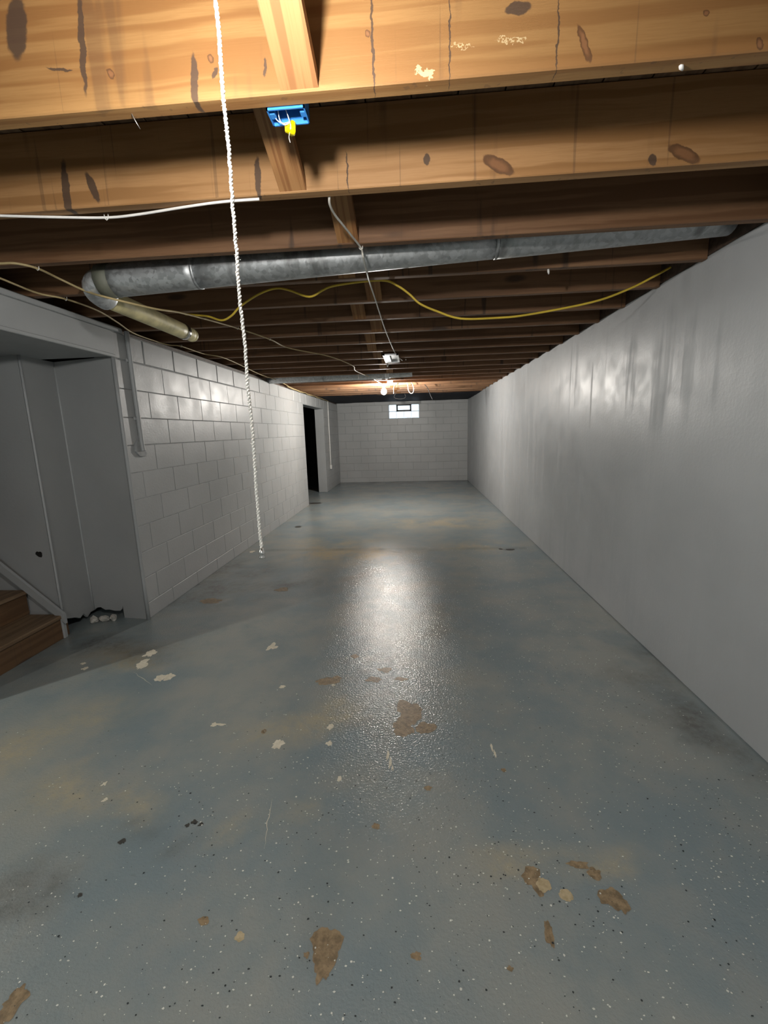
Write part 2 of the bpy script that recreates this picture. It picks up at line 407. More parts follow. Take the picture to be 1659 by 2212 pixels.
# left block wall : recessed mortar core with a block for each course and bay
core = bmesh.new(); RC = .006
D0, D1, DH = 8.06, 9.85, 1.914
box(core, (XL-.2, 3.035, 0), (XL-RC, D0-RC, WTL)); box(core, (XL-.06, 2.975, 0), (XL-RC, 3.035, WTL)); box(core, (XL-.2, D0-RC, DH), (XL-RC, D1+RC, WTL)); box(core, (XL-.2, D1+RC, 0), (XL-RC, YB, WTL))
wl = struct(fin(core, 'wall_left', 'mortar'), 'grey painted concrete block wall along the left, with doorway')
_bc = {}
def blockmesh(dy, dz, key='x', g=.009, bevw=.005):
    k = (round(dy, 3), round(dz, 3), key)
    if k not in _bc:
        bm = bmesh.new()
        if key == 'x': box(bm, (-.025, g/2, g/2), (0, dy-g/2, dz-g/2))
        else: box(bm, (g/2, 0, g/2), (dy-g/2, .025, dz-g/2))
        bev(bm, bevw)
        bmesh.ops.recalc_face_normals(bm, faces=bm.faces[:])
        me = bpy.data.meshes.new('block'); bm.to_mesh(me); bm.free(); me.materials.append(M['block']); _bc[k] = me
    return _bc[k]
zs = [0, .125, .325, .525, .725, .925, 1.125, 1.325, 1.525, 1.725, 1.925, WTL]
BL = .415
def course(y0, y1, z0, z1, phase):
    ys = [y0]; y = phase
    while y < y0+.04: y += BL
    while y < y1-.04: ys.append(y); y += BL
    ys.append(y1)
    for a, b in zip(ys[:-1], ys[1:]):
        # upper courses were raked deeper than the lower ones, which the paint nearly fills
        g = .011 if z0 > 1.2 else .006
        o = link('block', blockmesh(b-a, z1-z0, 'x', g, .005 if z0 > 1.2 else .002), None, wl); o.location = (XL - (0 if z0 > 1.2 else .0035) + random.uniform(-.0008, .0008), a, z0)
for i in range(len(zs)-1):
    ph = 3.305 if i % 2 == 0 else 3.112
    z0, z1 = zs[i], zs[i+1]
    if z0 < DH-.05: course(2.955, D0, z0, min(z1, 9), ph); course(D1, YB, z0, z1, ph)
    else: course(2.955, YB, z0, z1, ph)
# mortar core ends flush with the doorway; jambs painted
for nm, y0, y1 in (('jamb', D1-.004, D1+.03), ('jamb', D0-.03, D0+.004)):
    boxo('jamb', (XL-.202, y0, 0), (XL-.001, y1, DH), 'trimgrey', wl, .004)
boxo('lintel_soffit', (XL-.202, D0, DH-.004), (XL-.001, D1, DH+.03), 'trimgrey', wl, .003)

# right wall, smooth
wr = struct(boxo('wall_right', (XR, YF, 0), (XR+.2, YB, WTR), 'wall', None, .006), 'long smooth grey painted wall along the right')
# back wall with window opening
wx0, wx1, wz0, wz1 = -.672, .128, 1.697, 2.057
bk = bmesh.new()
box(bk, (XL-.2, YB+RC, 0), (wx0, YB+.2, JB)); box(bk, (wx1, YB+RC, 0), (XR+.2, YB+.2, JB))
box(bk, (wx0, YB+RC, 0), (wx1, YB+.2, wz0)); box(bk, (wx0, YB+RC, wz1), (wx1, YB+.2, JB))
wb = struct(fin(bk, 'wall_back', 'mortar'), 'grey painted concrete block wall closing the far end')
zb = [0, .125, .325, .525, .725, .925, 1.125, 1.325, 1.525, wz0, 1.877, wz1, JB]
for i in range(len(zb)-1):
    z0, z1 = zb[i], zb[i+1]
    segs = [(XL, XR)] if not (z0 >= wz0-.01 and z1 <= wz1+.01) else [(XL, wx0), (wx1, XR)]
    for s0, s1 in segs:
        xs = [s0]; x = XL + (.2 if i % 2 else .4)
        while x < s0+.05: x += .4064
        while x < s1-.05: xs.append(x); x += .4064
        xs.append(s1)
        for a, b in zip(xs[:-1], xs[1:]):
            o = link('block', blockmesh(b-a, z1-z0, 'y', .0045, .0025), None, wb); o.location = (a, YB + random.uniform(0, .0015), z0)

struct(boxo('wall_front', (-5.7, YF-.2, 0), (XR+.2, YF, 2.40), 'wall'), 'grey painted wall behind the viewer')
struct(boxo('wall_side', (-5.7, YF, 0), (-5.5, 3.4, 2.40), 'wall'), 'grey painted wall of the side room past the stairs')
struct(boxo('wall_stairwell', (-5.5, 3.2, 0), (XL-.2, 3.4, 2.40), 'shadewall'), 'dark wall behind the stair panelling')
struct(boxo('wall_stairside', (-5.5, 1.70, 0), (-2.50, 1.75, 2.40), 'wall'), 'grey wall on the near side of the stairs')
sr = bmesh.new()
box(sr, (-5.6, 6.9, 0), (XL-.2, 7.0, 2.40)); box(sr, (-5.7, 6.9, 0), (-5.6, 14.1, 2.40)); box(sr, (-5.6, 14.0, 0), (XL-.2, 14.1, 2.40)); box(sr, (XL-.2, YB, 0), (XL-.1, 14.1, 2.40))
struct(fin(sr, 'wall_storeroom', 'shadewall'), 'bare walls, coloured dark for shade, of the unlit room past the doorway')

# ceiling slab with subfloor boards, joists and bridging
cl = struct(boxo('ceiling', (-5.75, YF-.25, 2.40), (XR+.3, 14.2, 2.46), 'board'), 'open timber ceiling of joists, bridging and subfloor boards')
bw = .142; x = XL-.2; i = 0
bmB = bmesh.new(); box(bmB, (0, YF, 2.378), (bw-.005, YB, 2.40)); me_b = bpy.data.meshes.new('subfloor_board'); bmB.to_mesh(me_b); bmB.free(); me_b.materials.append(M['board'])
while x < XR+.02:
    o = link('subfloor_board', me_b, None, cl); o.location = (x, 0, random.uniform(0, .003)); x += bw
JX0, JX1 = XL-.2, XR-.001
def joistmesh(mat):
    bm = bmesh.new(); box(bm, (JX0, 0, JB), (JX1, JTH, JT)); bev(bm, .003)
    bmesh.ops.recalc_face_normals(bm, faces=bm.faces[:])
    me = bpy.data.meshes.new('joist'); bm.to_mesh(me); bm.free(); me.materials.append(M[mat]); return me
jm = {k: joistmesh(k) for k in ('joist', 'joist1', 'joist2')}
for n in range(-7, 27):
    o = link('joist', jm['joist1' if n == 1 else 'joist2' if n == 2 else 'joist'], None, cl); o.location = (0, JY(n), 0)
# bridging : a stick from the foot of one joist up to the head of the joist before it
bx = {1: -.25, 2: -.38, 3: -.262, 4: -.33, 5: -.226, 6: -.368, 7: -.28, 8: -.372, 9: -.398}
def brace(n, x, down=True):
    y1, y0 = JY(n), JY(n-1)+JTH
    a = Vector((x, y1, JB+.021)); b = Vector((x-.01, y0, JT-.017))
    if not down: a = Vector((x, y1, JT-.017)); b = Vector((x, y0, JB+.021))
    d = b-a; nrm = Vector((1, 0, 0)).cross(d).normalized()
    bm = bmesh.new(); hw, ht = .044, .010
    vs = []
    for p, e in ((a, 1), (b, -1)):
        vs.append([bm.verts.new(p + Vector((sx*hw, 0, 0)) + Vector((0, 0, 1))*sz*ht*1.6) for sx, sz in ((-1, -1), (1, -1), (1, 1), (-1, 1))])
    for k in range(4): bm.faces.new((vs[0][k], vs[0][(k+1) % 4], vs[1][(k+1) % 4], vs[1][k]))
    bm.faces.new(vs[0]); bm.faces.new(vs[1][::-1])
    o = fin(bm, 'cross_brace', 'brace', cl)
    if down:
        for sx in (-.022, .024):
            latheo('nail_head', a + Vector((sx, 0, 0)) + d*.06 + nrm*(-ht*.9 if nrm.z > 0 else ht*.9), [(.0045, -.0015), (.0045, .0015)], 'steel', o, 8, nrm)
for n in range(1, 22):
    brace(n, bx.get(n, -.38 + .06*(n % 2)))
    if n >= 3: brace(n, bx.get(n, -.38 + .06*(n % 2)) + .10, False)
# rim boards closing the joist ends
struct(boxo('trim_1', (XR, YF, WTR), (XR+.04, YB, 2.40), 'darkwood'), 'dark rim board above the right wall')
struct(boxo('trim_2', (XL-.245, YF, WTL), (XL-.2, YB, 2.40), 'darkwood'), 'dark rim board above the left wall')
struct(boxo('trim_3', (XL-.2, YB+.0, JB), (XR+.2, YB+.05, 2.40), 'darkwood'), 'dark rim board above the far wall')
struct(boxo('trim_4', (XL-.14, 2.95, WTL), (XL-.012, YB-.02, JB), 'darkwood', None, .004), 'rough timber sill plate on the left block wall')
# boxed beam over the stair opening
hb = bmesh.new(); box(hb, (-3.0, YF, 1.938), (XL, 2.975, WTL)); bev(hb, .006)
hd = struct(fin(hb, 'trim_5', 'trimgrey'), 'grey boxed beam over the stair opening')
boxo('top_strip', (XL-.05, YF, WTL), (XL+.006, 3.08, JB-.001), 'trimgrey', hd, .004)
boxo('bottom_strip', (XL-.03, YF, 1.930), (XL+.008, 2.972, 1.952), 'trimgrey', hd, .004)

# grey panels round the stair corner with a broken foot
def lerp(a, b, t): return a + (b-a)*t
K = .6
Ab, At = Vector((-2.070, 2.950, 0)), Vector((-2.075, 2.965, 1.938))
Bb, Bt = Vector((-2.554, 3.007, 0)), lerp(Vector((-2.554, 3.007, 1.938)), Vector((-2.657, 3.133, 1.938)), K)
Cb, Ct = Vector((-2.493, 2.655, 0)), lerp(Vector((-2.493, 2.655, 1.938)), Vector((-2.677, 2.88, 1.938)), K)
Db, Dt = Vector((-5.49, 2.70, 0)), Vector((-5.49, 2.90, 2.39))
def panel(bm, b0, b1, t0, t1, prof, th=.016):
    """sheet between two bottom points and two top points; prof lists (u, lift) of the broken foot"""
    nrm = (b1-b0).cross(t0-b0).normalized()
    if nrm.dot(CAM-b0) < 0: nrm = -nrm
    N = len(prof)
    fr = [bm.verts.new(lerp(b0, b1, u) + (lerp(t0, t1, u)-lerp(b0, b1, u))*(z/1.938)) for u, z in prof]
    tp = [bm.verts.new(lerp(t0, t1, u)) for u, z in prof]
    fb = [bm.verts.new(v.co - nrm*th) for v in fr]; tb = [bm.verts.new(v.co - nrm*th) for v in tp]
    for i in range(N-1):
        bm.faces.new((fr[i], fr[i+1], tp[i+1], tp[i])); bm.faces.new((fb[i+1], fb[i], tb[i], tb[i+1]))
        bm.faces.new((fr[i+1], fr[i], fb[i], fb[i+1])); bm.faces.new((tp[i], tp[i+1], tb[i+1], tb[i]))
    bm.faces.new((fr[0], tp[0], tb[0], fb[0])); bm.faces.new((fr[-1], fb[-1], tb[-1], tp[-1]))
hole = onx(98, 1193, -2.6); hp = ony(98, 1193, 2.75)
M['panel'] = paint('grey_panel_paint', (.36, .37, .37), .5, streak=False, holes=[((hp.x, hp.y, hp.z), (.030, .3, .022), (0, .4, 0))])
pb = bmesh.new()
panel(pb, Ab, Bb, At, Bt, [(0, 0), (.44, 0), (.445, .10), (.46, .075), (.50, .055), (.60, .052), (.70, .060), (.78, .055), (.86, .075), (.93, .07), (1, .045)])
panel(pb, Bb, Cb, Bt, Ct, [(0, .045), (.12, .05), (.25, .03), (.36, .075), (.5, .06), (.62, .085), (.75, .10), (.9, .12), (1, .13)])
# far side wall of the stairs
ws = struct(fin(pb, 'wall_stair', 'panel', None, True), 'grey panelled corner beside the stairs with broken foot'); ws.data.set_sharp_from_angle(angle=math.radians(25))
pb = bmesh.new(); t0 = Vector((Ct.x, Ct.y, 1.938)); t1 = lerp(Db, Dt, 1.938/2.39)
panel(pb, Cb, Db, t0, t1, [(0, .10), (.2, 0), (1, 0)])
struct(fin(pb, 'wall_stairfar', 'panel'), 'grey wall on the far side of the stairs with a small dark hole')
# rounded plaster bead on the stair corner and on the inner corner
for a, b, r in ((Ab, At, .014), (Bb + Vector((.004, -.004, .05)), Bt, .007), (Cb + Vector((0, 0, .12)), Ct, .009)):
    tubeo('corner_bead', [a, lerp(a, b, .33), lerp(a, b, .66), b], r, 'trimgrey', bpy.data.objects['wall_stair'], 8, 2)

# ------------------------------------------------------------------ window
w1 = thing('window_1', 'small high glass block window with a dark framed vent', 'window'); del w1['category']; w1['kind'] = 'structure'
w1.location = ((wx0+wx1)/2, YB+.06, wz0)
def wchild(o): o.location = o.location - w1.location; return o
gw = (wx1-wx0)/4; gh = (wz1-wz0)/2
for i in range(4):
    for j in range(2):
        if j == 1 and i in (1, 2): continue
        g = boxo('glass_block', (wx0+i*gw+.004, YB+.03, wz0+j*gh+.004), (wx0+(i+1)*gw-.004, YB+.11, wz0+(j+1)*gh-.004), 'glass', w1, .008); wchild(g)
jb_ = bmesh.new()
box(jb_, (wx0, YB+.04, wz0+gh-.004), (wx1, YB+.10, wz0+gh+.004))
for i in (1, 2, 3): box(jb_, (wx0+i*gw-.004, YB+.04, wz0), (wx0+i*gw+.004, YB+.10, wz0+gh))
wchild(fin(jb_, 'grout', 'porc', w1))
fx0, fx1, fz0, fz1 = wx0+gw, wx0+3*gw, wz0+gh, wz1
fb_ = bmesh.new(); ft = .04
box(fb_, (fx0, YB+.02, fz0), (fx1, YB+.10, fz0+ft)); box(fb_, (fx0, YB+.02, fz1-ft*.7), (fx1, YB+.10, fz1))
box(fb_, (fx0, YB+.02, fz0), (fx0+ft, YB+.10, fz1)); box(fb_, (fx1-ft, YB+.02, fz0), (fx1, YB+.10, fz1))
wchild(fin(fb_, 'vent_frame', 'frame', w1))
vp = boxo('vent_pane', (fx0+ft, YB+.05, fz0+ft), (fx1-ft, YB+.056, fz1-ft*.7), 'glass', w1); wchild(vp)

# ------------------------------------------------------------------ stairs
st = thing('basement_stairs', 'wooden basement stairs climbing away behind the grey stair corner', 'stairs', (-2.5, 2.2, 0))
RISE, RUN = .176, .245
y0, y1 = 1.752, 2.645
parts = []
for k in range(10):
    xf = -2.496 - k*RUN; z = k*RISE; ye = y1 + .012*k
    parts.append(boxo('riser', (xf-.02, y0, z if k else 0), (xf, ye, z+RISE-.028), 'riser', st, .002))
    parts.append(boxo('tread', (xf-RUN-.02, y0, z+RISE-.028), (xf+.018, ye, z+RISE), 'stair', st, .005))
sk = bmesh.new()
pts = [(-2.44, .168), (-2.50, .075), (-4.9, 1.80), (-4.9, 1.93)]
p_a = Vector((-2.445, 2.628, .150)); slope = (.56-.168)/(2.871-2.448)
fr = []
for yy in (0.0, .02):
    fr.append([sk.verts.new((xx, 2.622 + yy + (-2.45-xx)*.017, zz)) for xx, zz in ((-2.455, .185), (-2.455, .115), (-4.6, .115+2.145*slope*.97), (-4.6, .185+2.145*slope*.97))])
for k in range(4): sk.faces.new((fr[0][k], fr[0][(k+1) % 4], fr[1][(k+1) % 4], fr[1][k]))
sk.faces.new(fr[0]); sk.faces.new(fr[1][::-1])
parts.append(fin(sk, 'skirt_board', 'trimgrey', st))
parts.append(boxo('newel_strip', (-2.508, 2.632, 0), (-2.484, 2.662, .165), 'trimgrey', st, .003))
parts.append(boxo('side_stringer', (-2.53, 2.665, 0), (-2.505, 2.70, .13), 'riser', st, .003))
settle(st)

# broken mortar lumps lying in the gap
def lump(px, py, r, sq, label):
    c = onz(px, py, 0.0); bm = bmesh.new(); bmesh.ops.create_icosphere(bm, subdivisions=2, radius=1.0)
    s = random.random()*20
    for v in bm.verts:
        k = 1 + .45*mnoise.noise(v.co*1.4 + Vector((s, s, s)))
        v.co = Vector((v.co.x*r[0]*k, v.co.y*r[1]*k, v.co.z*r[2]*k))
    zmin = min(v.co.z for v in bm.verts)
    for v in bm.verts: v.co.z -= zmin
    o = fin(bm, 'mortar_lump', 'rubble'); o.location = (c.x, c.y, -.001); tag(o, label, 'rubble', 'broken mortar at the stair corner')
lump(204, 1346, (.030, .025, .030), 1, 'rounded grey mortar lump in the broken corner nearest the stairs')
lump(226, 1342, (.045, .022, .024), 1, 'long grey mortar lump in the middle of the broken wall foot')
lump(246, 1341, (.024, .02, .027), 1, 'pale chipped mortar lump at the end of the broken wall foot')

# ------------------------------------------------------------------ bare bulbs
def bulb(name, x, y, zt, mat, label, grp, rad=.032, cord=0.0):
    t = thing(name, label, 'light bulb', (x, y, zt), grp); z = zt
    ps = []
    if cord:
        ps.append(tubeo('cord', [(x, y, zt), (x, y, zt-cord)], .004, 'whitec', t)); z = zt-cord
        ps.append(latheo('canopy', (x, y, zt-.012), [(.045, 0), (.05, .012)], 'porc', t))
    ps.append(latheo('lamp_holder', (x, y, z-.052), [(.019, 0), (.026, .006), (.028, .026), (.05, .036), (.052, .052)], 'porc', t))
    ps.append(latheo('screw_base', (x, y, z-.066), [(.013, 0), (.0135, .018)], 'steel', t))
    r = rad
    ps.append(latheo('glass_bulb', (x, y, z-.066), [(.012, .002), (.014, -.01), (r*.75, -.03), (r*.97, -.03-r*.45), (r, -.03-r*.85), (r*.93, -.03-r*1.25), (r*.7, -.03-r*1.6), (r*.35, -.03-r*1.82), (.002, -.03-r*1.9)], mat, t, 24))
    settle(t); return t
nb = bulb('bare_bulb', -.288, .665, JB-.012, 'bulb_near', 'lit bare bulb under the joist, with the white pull string', 'bare bulbs in lamp holders')
pb_ = boxo('ceiling_box', (-.288-.05, JY(0)-.105, JB-.012), (-.288+.05, JY(0), JB+.04), 'steel', nb, .006); pb_.location = pb_.location - nb.location
fb = onz(830, 846, 2.02)
NF = round((fb.y - 1.1212)/JP + 1)
bulb('bare_bulb', onz(830, 846, 2.02).x, JY(NF)+.02, JB, 'bulb_far', 'lit bare bulb under the joists, near the glass block window', 'bare bulbs in lamp holders', .045)
bulb('bare_bulb', -3.75, .42, 2.40, 'bulb_side', 'lit bare bulb hanging in the side room by the stairs', 'bare bulbs in lamp holders', .032, .33)

bulb('bare_bulb', -.35, JY(-6)+.02, JB, 'bulb_back', 'added fill bulb under the joists by the wall behind the viewer', 'bare bulbs in lamp holders')  # added bulb, no lamp known here; fills walls and floor with light

# ------------------------------------------------------------------ pull string
sx, sy = -.290, .757
ps = thing('pull_string', 'long twisted white pull string hanging from the bulb with metal knob', 'pull string', (sx, sy, 1.15))
path = []
zt, zb_ = JB-.004, 1.165
wx = [random.uniform(-1, 1) for _ in range(40)]
for i in range(241):
    t = i/240; z = zt + (zb_-zt)*t
    w = .0035*mnoise.noise(Vector((z*9, 1.3, 2))) + .0012*mnoise.noise(Vector((z*60, 4, 2)))
    w2 = .0030*mnoise.noise(Vector((z*9, 7.3, 5)))
    path.append(Vector((sx+w, sy+w2, z)))
sb = bmesh.new()
for ph in (0, math.pi):
    q = [p + Vector((math.cos(p.z*520+ph), math.sin(p.z*520+ph), 0))*.0016 for p in path]
    tube(sb, q, .0021, 6)
for i in range(60):      # loose fibres
    p = random.choice(path); a = random.uniform(0, 6.28)
    tube(sb, [p, p + Vector((math.cos(a), math.sin(a), random.uniform(-.6, .6)))*random.uniform(.002, .006)], .00025, 3)
fin(sb, 'string', 'string', ps, True)
e = path[-1]
latheo('metal_knob', (e.x, e.y, e.z-.020), [(.0022, 0), (.0058, .002), (.0062, .006), (.0045, .0085), (.0058, .011), (.0055, .016), (.003, .020), (.002, .024)], 'chrome', ps, 14)
tubeo('tie', [(sx, sy, zt), (sx, JY(0)+.01, zt-.003), (sx, .66, zt-.03)], .0015, 'chrome', ps)
settle(ps)

# ------------------------------------------------------------------ blue outlet box behind the first joist
bxy = JY(1)+JTH
ob = thing('outlet_box', 'open blue plastic electrical box with yellow wire nut behind the first joist', 'outlet box', (-.297, bxy+.03, JB))
bx0, bx1, by0, by1, bz0, bz1 = -.343, -.250, bxy+.001, bxy+.058, JB-.004, JB+.07
b = bmesh.new(); th = .0035
box(b, (bx0, by0, bz0), (bx1, by0+th, bz1)); box(b, (bx0, by1-th, bz0), (bx1, by1, bz1))
box(b, (bx0, by0, bz0), (bx0+th, by1, bz1)); box(b, (bx1-th, by0, bz0), (bx1, by1, bz1)); box(b, (bx0, by0, bz1-th), (bx1, by1, bz1))
fin(b, 'box_shell', 'blue', ob)
for px_, side in ((bx0, 1), (bx1-.016, 1)):
    boxo('screw_tab', (px_, (by0+by1)/2-.012, bz0+.002), (px_+.016, (by0+by1)/2+.008, bz0+.012), 'blue', ob, .002)
wn = latheo('wire_nut', (-.298, by1-.012, JB-.026), [(.011, 0), (.0125, .003), (.0115, .008), (.0095, .018), (.0075, .026), (.004, .028)], 'yellowp', ob, 8, (.25, .25, .9))
for s in (-1, 1):
    o = boxo('wing', (-.298+s*.010-.003, by1-.014, JB-.024), (-.298+s*.010+.003, by1-.008, JB-.008), 'yellowp', wn)
for k, (dx, dz) in enumerate(((-.022, 0), (-.032, .004), (.004, -.01))):
    tubeo('wire', [(-.296, by1-.014, JB-.004), (-.298+dx*.5, by1-.02, JB-.014+dz), (-.298+dx, by1-.026, JB-.004+dz), (-.31+dx*.5, by0+.02, JB+.03)], .0011, 'whitec', ob)
tubeo('loose_wire', [(-.300, by1-.012, JB-.026), (-.303, by1-.010, JB-.036), (-.301, by1-.008, JB-.046)], .0008, 'greyc', ob)
settle(ob)

# ------------------------------------------------------------------ galvanised vent pipe with plastic elbow branch
vd = thing('vent_duct', 'galvanised round duct with yellowed plastic branch between the third and fourth joists', 'duct', (0, 2.15, 2.15))
DY, DR = 2.150, .074
def dz(x): return 2.138 + .041*x + .052           # falls towards the stair side
pA = Vector((-1.44, DY, dz(-1.44))); pB = Vector((1.375, DY, dz(1.375)))
segs = [(-1.44, -1.02), (-1.02, .38), (.38, 1.375)]
for i, (a, b_) in enumerate(segs):
    bm = bmesh.new(); n = 10
    tube(bm, [Vector((lerp(a, b_, k/n), DY, dz(lerp(a, b_, k/n)))) for k in range(n+1)], DR - .0015*(i % 2), 28)
    fin(bm, 'duct_section', 'galv', vd, True)
for x in (-1.02, .38):
    tubeo('seam', [(x-.006, DY, dz(x)), (x+.006, DY, dz(x))], DR+.0012, 'galv', vd, 28, 1)
tubeo('tape_band', [(-1.50, DY, dz(-1.5)), (-1.435, DY, dz(-1.43))], DR+.002, 'galvband', vd, 28, 1)
ex = -1.555
tubeo('elbow', [(-1.495, DY, dz(-1.5)), (-1.515, DY+.002, dz(-1.5)-.002), (-1.55, DY+.02, dz(-1.5)-.014), (-1.572, DY+.06, dz(-1.5)-.026), (-1.578, DY+.12, dz(-1.5)-.034)], [DR-.004, DR-.002, DR-.006, DR-.012, DR-.02]*1 if False else .062, 'galvbright', vd, 22, 4)
px0 = Vector((-1.578, DY+.10, 2.094)); px1 = Vector((-1.560, 3.00, 2.082))
tubeo('plastic_pipe', [px0, lerp(px0, px1, .5), px1], .050, 'pvc', vd, 22, 3)
tubeo('hose_clamp', [lerp(px0, px1, .955), lerp(px0, px1, 1.0)], .0525, 'chrome', vd, 22, 1)
q2 = px1 + Vector((.001, .03, -.001)); q3 = px1 + Vector((.002, .075, -.002))
tubeo('pipe_neck', [px1, q2, q3], .044, 'pvc', vd, 20, 2)
latheo('pipe_cap', q3, [(.036, 0), (.043, .004), (.045, .02), (.041, .034), (.028, .045), (.004, .049)], 'pvc', vd, 20, (0, 1, 0))
settle(vd)

# second round duct farther back
fd = thing('vent_duct', 'dusty galvanised round duct low between the joists, nearer the far bulb', 'duct', (-1.2, 6.0, 2.15))
y2 = JY(13)+JTH+.19
tubeo('duct_section', [(XL-.05, y2, 2.165), (-1.2, y2, 2.168), (-.35, y2, 2.172)], .078, 'galv', fd, 24, 3)
tubeo('duct_section', [(-.36, y2, 2.172), (-.2, y2, 2.176), (-.02, y2, 2.18)], .070, 'galv', fd, 24, 3)
tubeo('collar', [(-.40, y2, 2.172), (-.34, y2, 2.172)], .0805, 'galvbright', fd, 24, 1)
settle(fd)

# sheet metal boot let in between two joists
ya, yb2 = JY(9)+JTH+.002, JY(10)+.05
c0 = onz(828, 764, JB-.01); c1 = onz(862, 780, JB-.01)
sm = thing('register_boot', 'shiny open sheet metal boot between joists beside the hanging wire', 'duct boot', (-.23, 4.76, JB))
b = bmesh.new(); X0, X1, Y0, Y1, Z0, Z1 = -.308, -.150, JY(9)+JTH+.02, JY(10)+JTH+.04, JB-.016, JB-.006
Y0, Y1 = 4.50, 5.00
for lo, hi in (((X0, Y0, Z0-.004), (X1, Y0+.02, Z1)), ((X0, Y1-.02, Z0-.004), (X1, Y1, Z1)), ((X0, Y0, Z0-.004), (X0+.02, Y1, Z1)), ((X1-.02, Y0, Z0-.004), (X1, Y1, Z1))): box(b, lo, hi)
fin(b, 'flange', 'galvbright', sm)
boxo('pan', (X0+.02, Y0+.02, Z1-.004), (X1-.02, Y1-.02, Z1-.001), 'galv', sm)
boxo('damper_blade', (X0+.024, Y0+.03, Z0-.002), (X0+.066, Y1-.06, Z0+.002), 'galvbright', sm)
settle(sm)

# ------------------------------------------------------------------ cables
def cable(name, pts, r, mat, label, cat='cable', staples=(), sub=6, group=None):
    base = sum((Vector(p) for p in pts), Vector())/len(pts)
    t = thing(name, label, cat, base, group)
    tubeo('sheath', pts, r, mat, t, 8, sub)
    for p in staples:
        bm = bmesh.new(); p = Vector(p)
        tube(bm, [p+Vector((-.007, 0, .012)), p+Vector((-.007, 0, -.002)), p+Vector((0, 0, -.008)), p+Vector((.007, 0, -.002)), p+Vector((.007, 0, .012))], .0018, 6)
        fin(bm, 'staple', 'porc', t, True)
    return settle(t)
Z = JB-.006
def az(l, z=Z): return [onz(px, py, z) for px, py in l]
# yellow cable: sags between the joists
Y4 = JY(4)+JTH
yc = [onz(400, 679, 2.078)]
yc += [ony(px, py, yy) for px, py, yy in ((430, 681, 2.66), (452, 684, 2.62), (479, 692, 2.58), (500, 682, 2.56), (520, 661, 2.54), (560, 635, 2.52), (596, 623, 2.50), (625, 627, 2.48), (668, 641, 2.46), (697, 627, 2.45), (719, 618, 2.44), (777, 609, 2.42), (831, 606, 2.42), (860, 618, 2.43), (885, 636, 2.45), (907, 656, 2.46), (943, 672, 2.48), (994, 688, 2.50), (1067, 687, 2.52), (1139, 680, 2.54), (1278, 653, 2.57), (1357, 625, 2.58), (1413, 597, 2.58), (1449, 577, 2.58))]
cable('yellow_cable', yc, .0058, 'yellowc', 'bright yellow cable sagging in loops under the joists to the right wall', 'cable')
la = az([(-40, 566), (0, 569), (34, 569), (81, 580), (130, 603), (513, 709), (583, 733), (625, 752), (712, 770), (762, 790)], JB-.008)
la += [onz(768, 801, JB-.02), onz(800, 815, JB-.012), Vector((fb.x-.03, JY(NF)-.03, JB-.008)), Vector((fb.x, JY(NF)+.0, JB-.006))]
la[5:5] = [onz(186, 629, 2.085), onz(233, 643, 2.03), onz(334, 667, 2.022), onz(400, 678, 2.07)]
cable('lamp_cable', la, .0052, 'tanc', 'tan cable stapled under the joists running to the far bulb', 'cable', [la[3], la[9], la[10]])
wc = az([(-40, 588), (0, 601), (81, 633), (142, 646), (209, 670), (253, 696), (287, 719), (324, 737), (365, 745), (391, 748), (439, 764), (489, 775), (560, 808), (600, 822)], JB-.010)
wc = [Vector((max(p.x, XL+.012), p.y, p.z)) for p in wc] + [Vector((XL+.02, 7.4, JB-.012)), Vector((XL+.02, 8.6, JB-.02)), Vector((XL+.012, 9.8, JB-.012))]
cable('wall_cable', wc, .0050, 'tanc', 'tan cable running along the top of the left block wall', 'cable', [wc[3], wc[9]])
w2 = az([(-40, 464), (0, 466), (120, 469), (230, 470), (300, 463), (400, 447), (480, 436), (560, 430)], JB-.006)
cable('white_cable', w2, .0042, 'whitec', 'white cable running under the second joist', 'cable', [w2[3]])
def c8(x, y): return (700 + x/6.146, 520 + y/6.146)
cw = [Vector((-.268, JY(2)+JTH, JB+.01))] + az([(712, 440), (722, 462), (740, 485), (760, 510)], JB-.006) + az([c8(490, 95)], JB-.007) + az([c8(*q) for q in ((515, 200), (545, 330), (572, 440))], 2.093) + az([c8(*q) for q in ( (600, 540), (690, 810), (770, 1060), (830, 1230), (930, 1465), (960, 1510), (1000, 1560), (1040, 1590))], JB-.007)
cable('grey_cable', cw, .0042, 'greyc', 'thin pale cable hanging across the joists to the metal boot', 'cable', [cw[5], cw[-4]])

# tangle of wires by the far bulb
YT = JY(NF)+.35
def far(l, y=None): return [ony(*c8(*q), y if y else YT) for q in l]
cable('hanging_cable', [onz(*c8(1085, 1575), JB)] + far([(1090, 1640), (1098, 1750), (1102, 1830), (1100, 1870), (1112, 1930), (1122, 1990), (1150, 2025), (1180, 2015), (1190, 1960), (1170, 1900), (1130, 1860)]), .005, 'whitec', 'pale cable ending in a hanging loop beside the far bulb', 'cable')
cable('hanging_cable', far([(905, 1700), (940, 1760), (980, 1810), (1030, 1845), (1075, 1860)], YT-.1), .005, 'greyc', 'short pale slanting cable just above the looped cable', 'cable')
cable('hanging_cable', far([(975, 1880), (945, 1905), (925, 1950), (922, 2000), (926, 2030)], YT+.2), .005, 'whitec', 'short white curved cable hanging between the far bulb and the loop', 'cable')
cable('hanging_cable', [Vector((ony(*c8(1150, 1800), YT+.3).x, JY(NF+1)+.02, JB-.004))] + far([(1170, 1870), (1240, 1862), (1310, 1890), (1370, 1950), (1400, 2020), (1440, 2110)], YT+.3), .007, 'blackc', 'thin dark cable drooping towards the far wall', 'cable')
